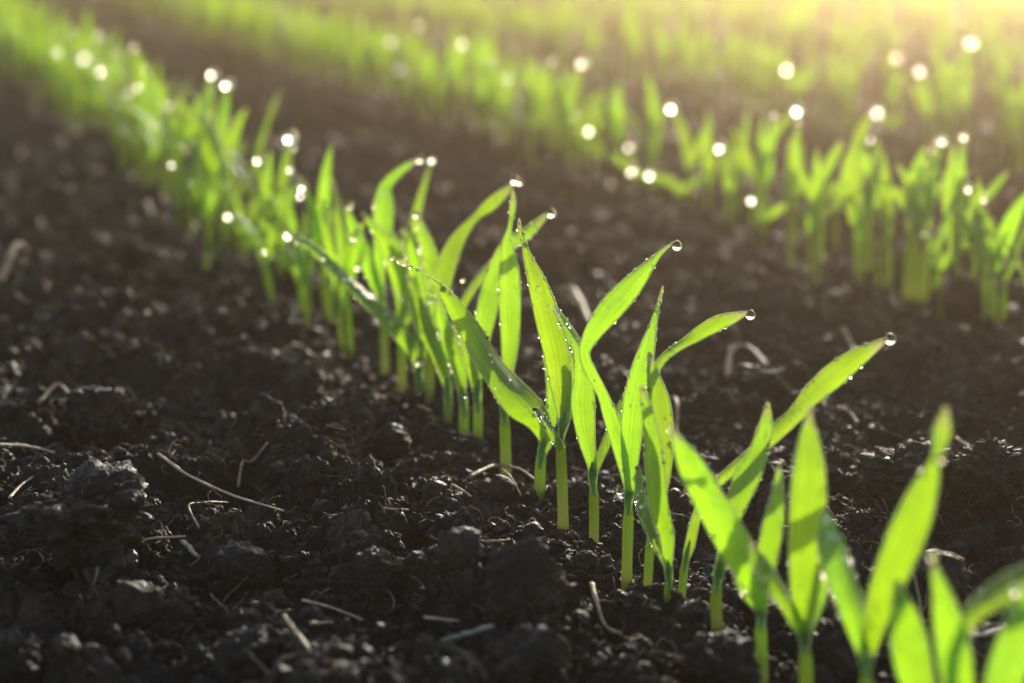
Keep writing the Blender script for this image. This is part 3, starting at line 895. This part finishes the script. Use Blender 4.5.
for k in range(16):
    if k not in used:
        for ch in list(KINDS[k][0].children): bpy.data.objects.remove(ch)
        bpy.data.objects.remove(KINDS[k][0])

# everything farther: one mass
VV, FF, UU, MI = [], [], [], []; base = 0
src = [KINDS[k][0] for k in sorted(used)]
arrs = []
for s_ in src:
    parts = []
    for ch in s_.children:
        me = ch.data
        v = np.empty(len(me.vertices) * 3, np.float32); me.vertices.foreach_get('co', v)
        f = np.empty(len(me.loops), np.int32); me.loops.foreach_get('vertex_index', f)
        u = np.empty(len(me.loops) * 2, np.float32); me.uv_layers[0].data.foreach_get('uv', u)
        uvv = np.zeros((len(me.vertices), 2), np.float32); uvv[f] = u.reshape(-1, 2)
        parts.append((v.reshape(-1, 3), f.reshape(-1, 4), uvv, 1 if ch.name.startswith('stem') else 0))
    arrs.append(parts)
for q in far_mass:
    parts = random.choice(arrs); a = random.uniform(-.5, .5) + (math.pi if random.random() < .5 else 0); s = random.triangular(.55, 1.0, .80)
    ca, sa = math.cos(a) * s, math.sin(a) * s
    for v, f, u, mi in parts:
        P = np.stack([v[:, 0] * ca - v[:, 1] * sa + q.x, v[:, 0] * sa + v[:, 1] * ca + q.y, v[:, 2] * s - .001], -1)
        VV.append(P); FF.append(f + base); UU.append(u); MI.append(np.full(len(f), mi)); base += len(v)
if VV:
    o = mesh_np('distant_seedlings', np.vstack(VV), np.vstack(FF), [M_BLADE, M_STEM], uv=np.vstack(UU), matidx=np.concatenate(MI))
    tag(o, 'hazy yellow green seedlings of the far rows, melting together near the sun', 'seedlings', kind='stuff')
print('INDIVIDUAL', count, 'MASS', len(far_mass))

# ------------------------------------------------------------------ fine dew beads on the sharp leaves
BV, BF = ico(2)
CV = BV.copy(); CV[:, 2] = np.maximum(CV[:, 2], -.12)          # a bead flattened where it touches the blade
vs, fs = [], []
for k, (p, r, nn, edge) in enumerate(HERO_SURF):
    q = np.array(Vector(nn).to_track_quat('Z', 'Y').to_matrix())
    src_ = BV if edge else CV
    off = nn * r * (.1 if edge else .22)
    vs.append((src_ * r) @ q.T + p + off); fs.append(BF + k * len(BV))
V = np.vstack(vs); F = np.vstack(fs)
o = mesh_np('fine_dew', V, F, [M_BEAD]); tag(o, 'fine dew beads along the edges and faces of the nearest leaves', 'dew', kind='stuff')

# ------------------------------------------------------------------ clods and stones that stand out
def clod(px, py, rpx, label, name='soil_clod', cat='clod', mat=None, squash=.8, rough=.32, sub=5, fuzz=False, seed=1):
    b = on_ground(px, py); z = depth_of(b); r = rpx / FPX * z
    V, F = lump(sub, seed, rough, squash)
    V = V * r
    hc = h1(b.x, b.y) + r * squash * .80
    d = ray(px, py); b = CP + d * ((hc - H) / d.z)
    hc = max(hc, h1(b.x, b.y) + r * squash * .62)
    o = mesh_np(name, V, F, [mat or M_SOIL]); o.location = (b.x, b.y, hc)
    AVOID.append((b.x, b.y, r * .8))
    o.rotation_euler = (0, 0, seed)
    tag(o, label, cat, 'clods and stones lying on the soil')
    return o
clod(525,594,40,'round dark clod in front of the sharp stems, largest at bottom centre',seed=1,squash=1.05,rough=.2)
clod(322,428,27,'rounded clod left of the sharp row',seed=2)
clod(84,515,50,'widest crumbly clod, left of the long straw',seed=3,rough=.4,squash=.7)
clod(108,572,27,'smooth grey stone below the widest clod at the left',name='stone',cat='stone',mat=M_STONE,seed=4,rough=.18)
clod(528,662,34,'dark blocky clod just below the round one',seed=5,rough=.3)
clod(586,578,13,'small round clod beside the foot of a sharp stem',seed=6,sub=4,rough=.15,squash=1)
clod(100,412,30,'blurred lump at the left behind the widest clod',seed=7,rough=.35)
clod(372,578,26,'low clod between the two short straws and the round one',seed=8)
clod(392,455,20,'smooth hump left of the arching rootlet',seed=9,rough=.2)
clod(905,472,36,'broad clod with a blurred straw beside it, at the right',seed=10,squash=.6)
clod(985,520,34,'crumbly clod near the right edge beyond the bright blades',seed=11,rough=.4)
clod(758,388,24,'dark clod under the pale arching rootlet',seed=12)
clod(838,650,34,'dark clod between two blurred stems at the bottom',seed=13)
clod(725,668,36,'brown topped clod at the bottom, left of a blurred stem',seed=14)
clod(455,540,22,'knobbly clod below the arching rootlet',seed=15,rough=.4)
clod(10,660,30,'brownish clod in the bottom left corner',seed=16)
clod(245,660,30,'blurred clod at the bottom beside the upright straw',seed=17)
clod(960,300,26,'far blurred clod in front of the second row',seed=18,sub=4)
clod(440,345,18,'hump of soil behind the stems',seed=19,sub=4)

# ------------------------------------------------------------------ straws and rootlets
def strand(name, cat, pts, rpx, label, mat, lift=1.0, flat=.7, group='dry straws and rootlets on the soil'):
    P = []
    for i, p in enumerate(pts):
        g = on_ground(p[0], p[1]); up = p[2] if len(p) > 2 else lift
        P.append((g.x, g.y, max(h1(g.x + a, g.y + b) for a in (-.002, 0, .002) for b in (-.004, -.002, 0)) + up * .6 / 1000 + .0006))
    z = depth_of(Vector(P[0])); r = rpx * 1.3 / FPX * z
    C = smooth_path(P, 30)
    if name == 'straw':          # stiff: straight in height, resting on the highest lumps under it
        u = np.linspace(0, 1, len(C)); g = height(C[:, 0], C[:, 1])
        lin = g[:5].mean() + (g[-5:].mean() - g[:5].mean()) * u
        C[:, 2] = lin + np.percentile(g - lin, 97) + r * .5 + (pts[0][2] if len(pts[0]) > 2 else 1) * .0003 * (1 - u)
    C += np.cumsum(rng.normal(size=C.shape) * r * .05, axis=0)
    for q in C[::3]: AVOID.append((q[0], q[1] - .0006, .0013))
    t = np.linspace(0, 1, len(C))
    rad = r * (1 - .35 * t) * (1 + .10 * np.sin(t * 23 + pts[0][0]))
    V, F, uv = tube_arrays(C, rad, 8, flat)
    org = C[0]
    o = mesh_np(name, V - org, F, [mat], uv=uv); o.location = org
    tag(o, label, cat, group)
    return o
ST = lambda *a, **k: strand('straw', 'straw', *a, **k)
RT_ = lambda *a, **k: strand('rootlet', 'rootlet', *a, **k)
ST([(160,484,4),(190,502,4),(235,520,3),(284,533,3)],1.7,'long pale straw sloping down to the right at the left',M_STRAW)
ST([(205,526,3),(216,512,5),(228,500,7)],1.0,'thin short stalk crossing the long pale straw',M_STRAW)
ST([(358,524),(384,527),(408,528)],1.6,'short pale straw lying level left of the sharp row',M_STRAW)
ST([(302,598),(332,602),(362,610)],1.9,'short straw lying left of the round dark clod',M_STRAW)
ST([(286,640,1),(298,660,2),(313,682,3)],2.3,'straw pointing at the camera at the bottom',M_STRAW)
ST([(424,629),(450,629),(480,627)],1.9,'level straw just left of the blocky dark clod',M_STRAW)
ST([(447,641),(468,651),(493,660)],4.8,'thick pale wood chip under the level straw',M_CHIP,flat=.5)
ST([(312,642),(320,630),(331,619)],2.0,'stubby straw left of the round dark clod',M_STRAW)
ST([(475,562),(492,560),(510,557)],1.7,'straw end sticking out behind the round dark clod',M_STRAW)
ST([(0,478,2),(30,468,3),(60,463,2)],1.8,'pale stalk entering at the left edge',M_STRAW)
ST([(12,530),(22,519),(36,508)],1.3,'thin stalk below the one at the left edge',M_STRAW)
ST([(126,566),(150,557),(186,556)],1.6,'bent straw over the grey stone',M_STRAW)
ST([(450,488,2),(460,494,2),(471,503,2)],1.3,'short thin straw left of the arching rootlet',M_STRAW)
RT_([(470,489,2),(492,474,4),(506,468,6),(522,472,4),(536,480,1)],2.0,'arching tan rootlet at the feet of the sharp stems',M_ROOT)
RT_([(500,472,5),(510,481,4),(521,490,2)],1.0,'thin side root below the arching tan rootlet',M_ROOT)
ST([(956,443,5),(974,458,3),(992,474,2)],1.6,'blurred straw leaning on the broad clod at the right',M_STRAW)
RT_([(728,376,3),(731,358,9),(745,352,10),(762,362,8),(782,384,1)],2.6,'pale arching rootlet on the blurred soil beyond the row',M_ROOT)
RT_([(838,408,3),(848,418,2),(858,428,2)],1.8,'short orange stub right of the long leaf',M_ROOT)
RT_([(592,590,2),(597,601,2),(606,609,1),(622,620,1)],2.2,'pale curved rootlet right of the round dark clod',M_STRAW)
RT_([(742,600,2),(770,590,2),(795,583,2)],1.2,'thin hooked root between two blurred stems',M_ROOT)
RT_([(768,540,2),(782,532,3),(800,528,2)],1.4,'thin curved root beside the crossing leaves',M_ROOT)
RT_([(238,486,1),(243,476,2),(252,471,1.5),(268,466,1)],1.2,'thin forked root above the long pale straw',M_ROOT)
RT_([(200,547,2),(190,530,3),(202,520,2),(212,530,1)],1.2,'curled thin root below the long pale straw',M_ROOT)
RT_([(560,300,3),(574,312,4),(590,336,2)],3.2,'broad blurred pale stalk behind the wide glowing leaf',M_ROOT)
ST([(843,318,8),(850,334,5),(858,352,2)],2.0,'greyish blurred stalk far right of the level leaf',M_ROOT)
RT_([(668,395,2),(676,410,4),(676,430,2)],1.6,'curled rootlet right of the doubled leaves',M_ROOT)
RT_([(950,612,2),(968,625,4),(988,624,3),(1012,626,2)],2.2,'pale forked rootlet at the bottom right',M_ROOT)
ST([(1006,650),(985,655),(968,654)],3.6,'pale blurred chip in the bottom right corner',M_CHIP,flat=.5)
RT_([(895,575,3),(910,590,6),(925,620,1)],1.8,'thin root between the blurred blades at the bottom right',M_ROOT)
ST([(184,550,1),(190,555,2),(196,562,1)],3.0,'tiny bright white flake left of centre on dark soil',M_CHIP,flat=.6)
RT_([(40,420,2),(60,408,5),(78,420,6),(96,440,2)],1.8,'blurred root loop over the lump at the left',M_ROOT)
RT_([(0,300,4),(20,285,8),(30,262,5)],3.0,'far blurred stalk at the left edge',M_ROOT)

# countless fibres: fine root hairs and bits of chaff
def fibres(n):
    VV, FF = [], []; base = 0
    x, y = scatter_field(n, .24, .85, 19)
    for i in range(n):
        L = random.uniform(.002, .009) * random.choice([.5, .8, 1, 1.3]); a = random.uniform(0, 6.28); k = random.choice([0, 0, .4, -.6, 2, -3, 5])
        m = 7; ss = np.linspace(0, 1, m)
        aa = a + k * ss
        xx = x[i] + np.cumsum(np.cos(aa)) * L / m; yy = y[i] + np.cumsum(np.sin(aa)) * L / m
        zz = height(xx, yy).max() + .0002 + L * .12 * np.sin(ss * math.pi) * random.uniform(0, 1) + (ss - .5) * L * random.choice([-.7, -.3, 0, .2, .5]) + np.cumsum(rng.normal(size=m)) * L * .03
        C = np.stack([xx, yy, zz], -1)
        r = random.choice([.00006, .00007, .00009, .00012, .00022])
        V, F, _ = tube_arrays(C, r * (1 - .5 * ss), 4)
        VV.append(V); FF.append(F + base); base += len(V)
    o = mesh_np('root_fibres', np.vstack(VV), np.vstack(FF), [M_ROOT])
    tag(o, 'fine root hairs and chaff littering the soil', 'root fibres', kind='stuff')
fibres(5200)
crumbs()

# ------------------------------------------------------------------ morning mist
def haze():
    bm = bmesh.new(); bmesh.ops.create_cube(bm, size=1)
    me = bpy.data.meshes.new('haze'); bm.to_mesh(me); bm.free()
    o = bpy.data.objects.new('haze', me); link(o)
    o.scale = (260, 260, 1.2); o.location = (0, 0, -1.03 + .6)
    m, n, l = new_mat('morning_mist')
    v = n.new('ShaderNodeVolumePrincipled')
    v.inputs['Color'].default_value = (1.0, .80, .54, 1)
    v.inputs['Density'].default_value = HAZE_DENSITY
    v.inputs['Anisotropy'].default_value = HAZE_G
    out = n.new('ShaderNodeOutputMaterial'); l.new(v.outputs[0], out.inputs['Volume'])
    me.materials.append(m)
    tag(o, 'thin sunlit morning mist over the field', 'haze', kind='stuff')
haze()
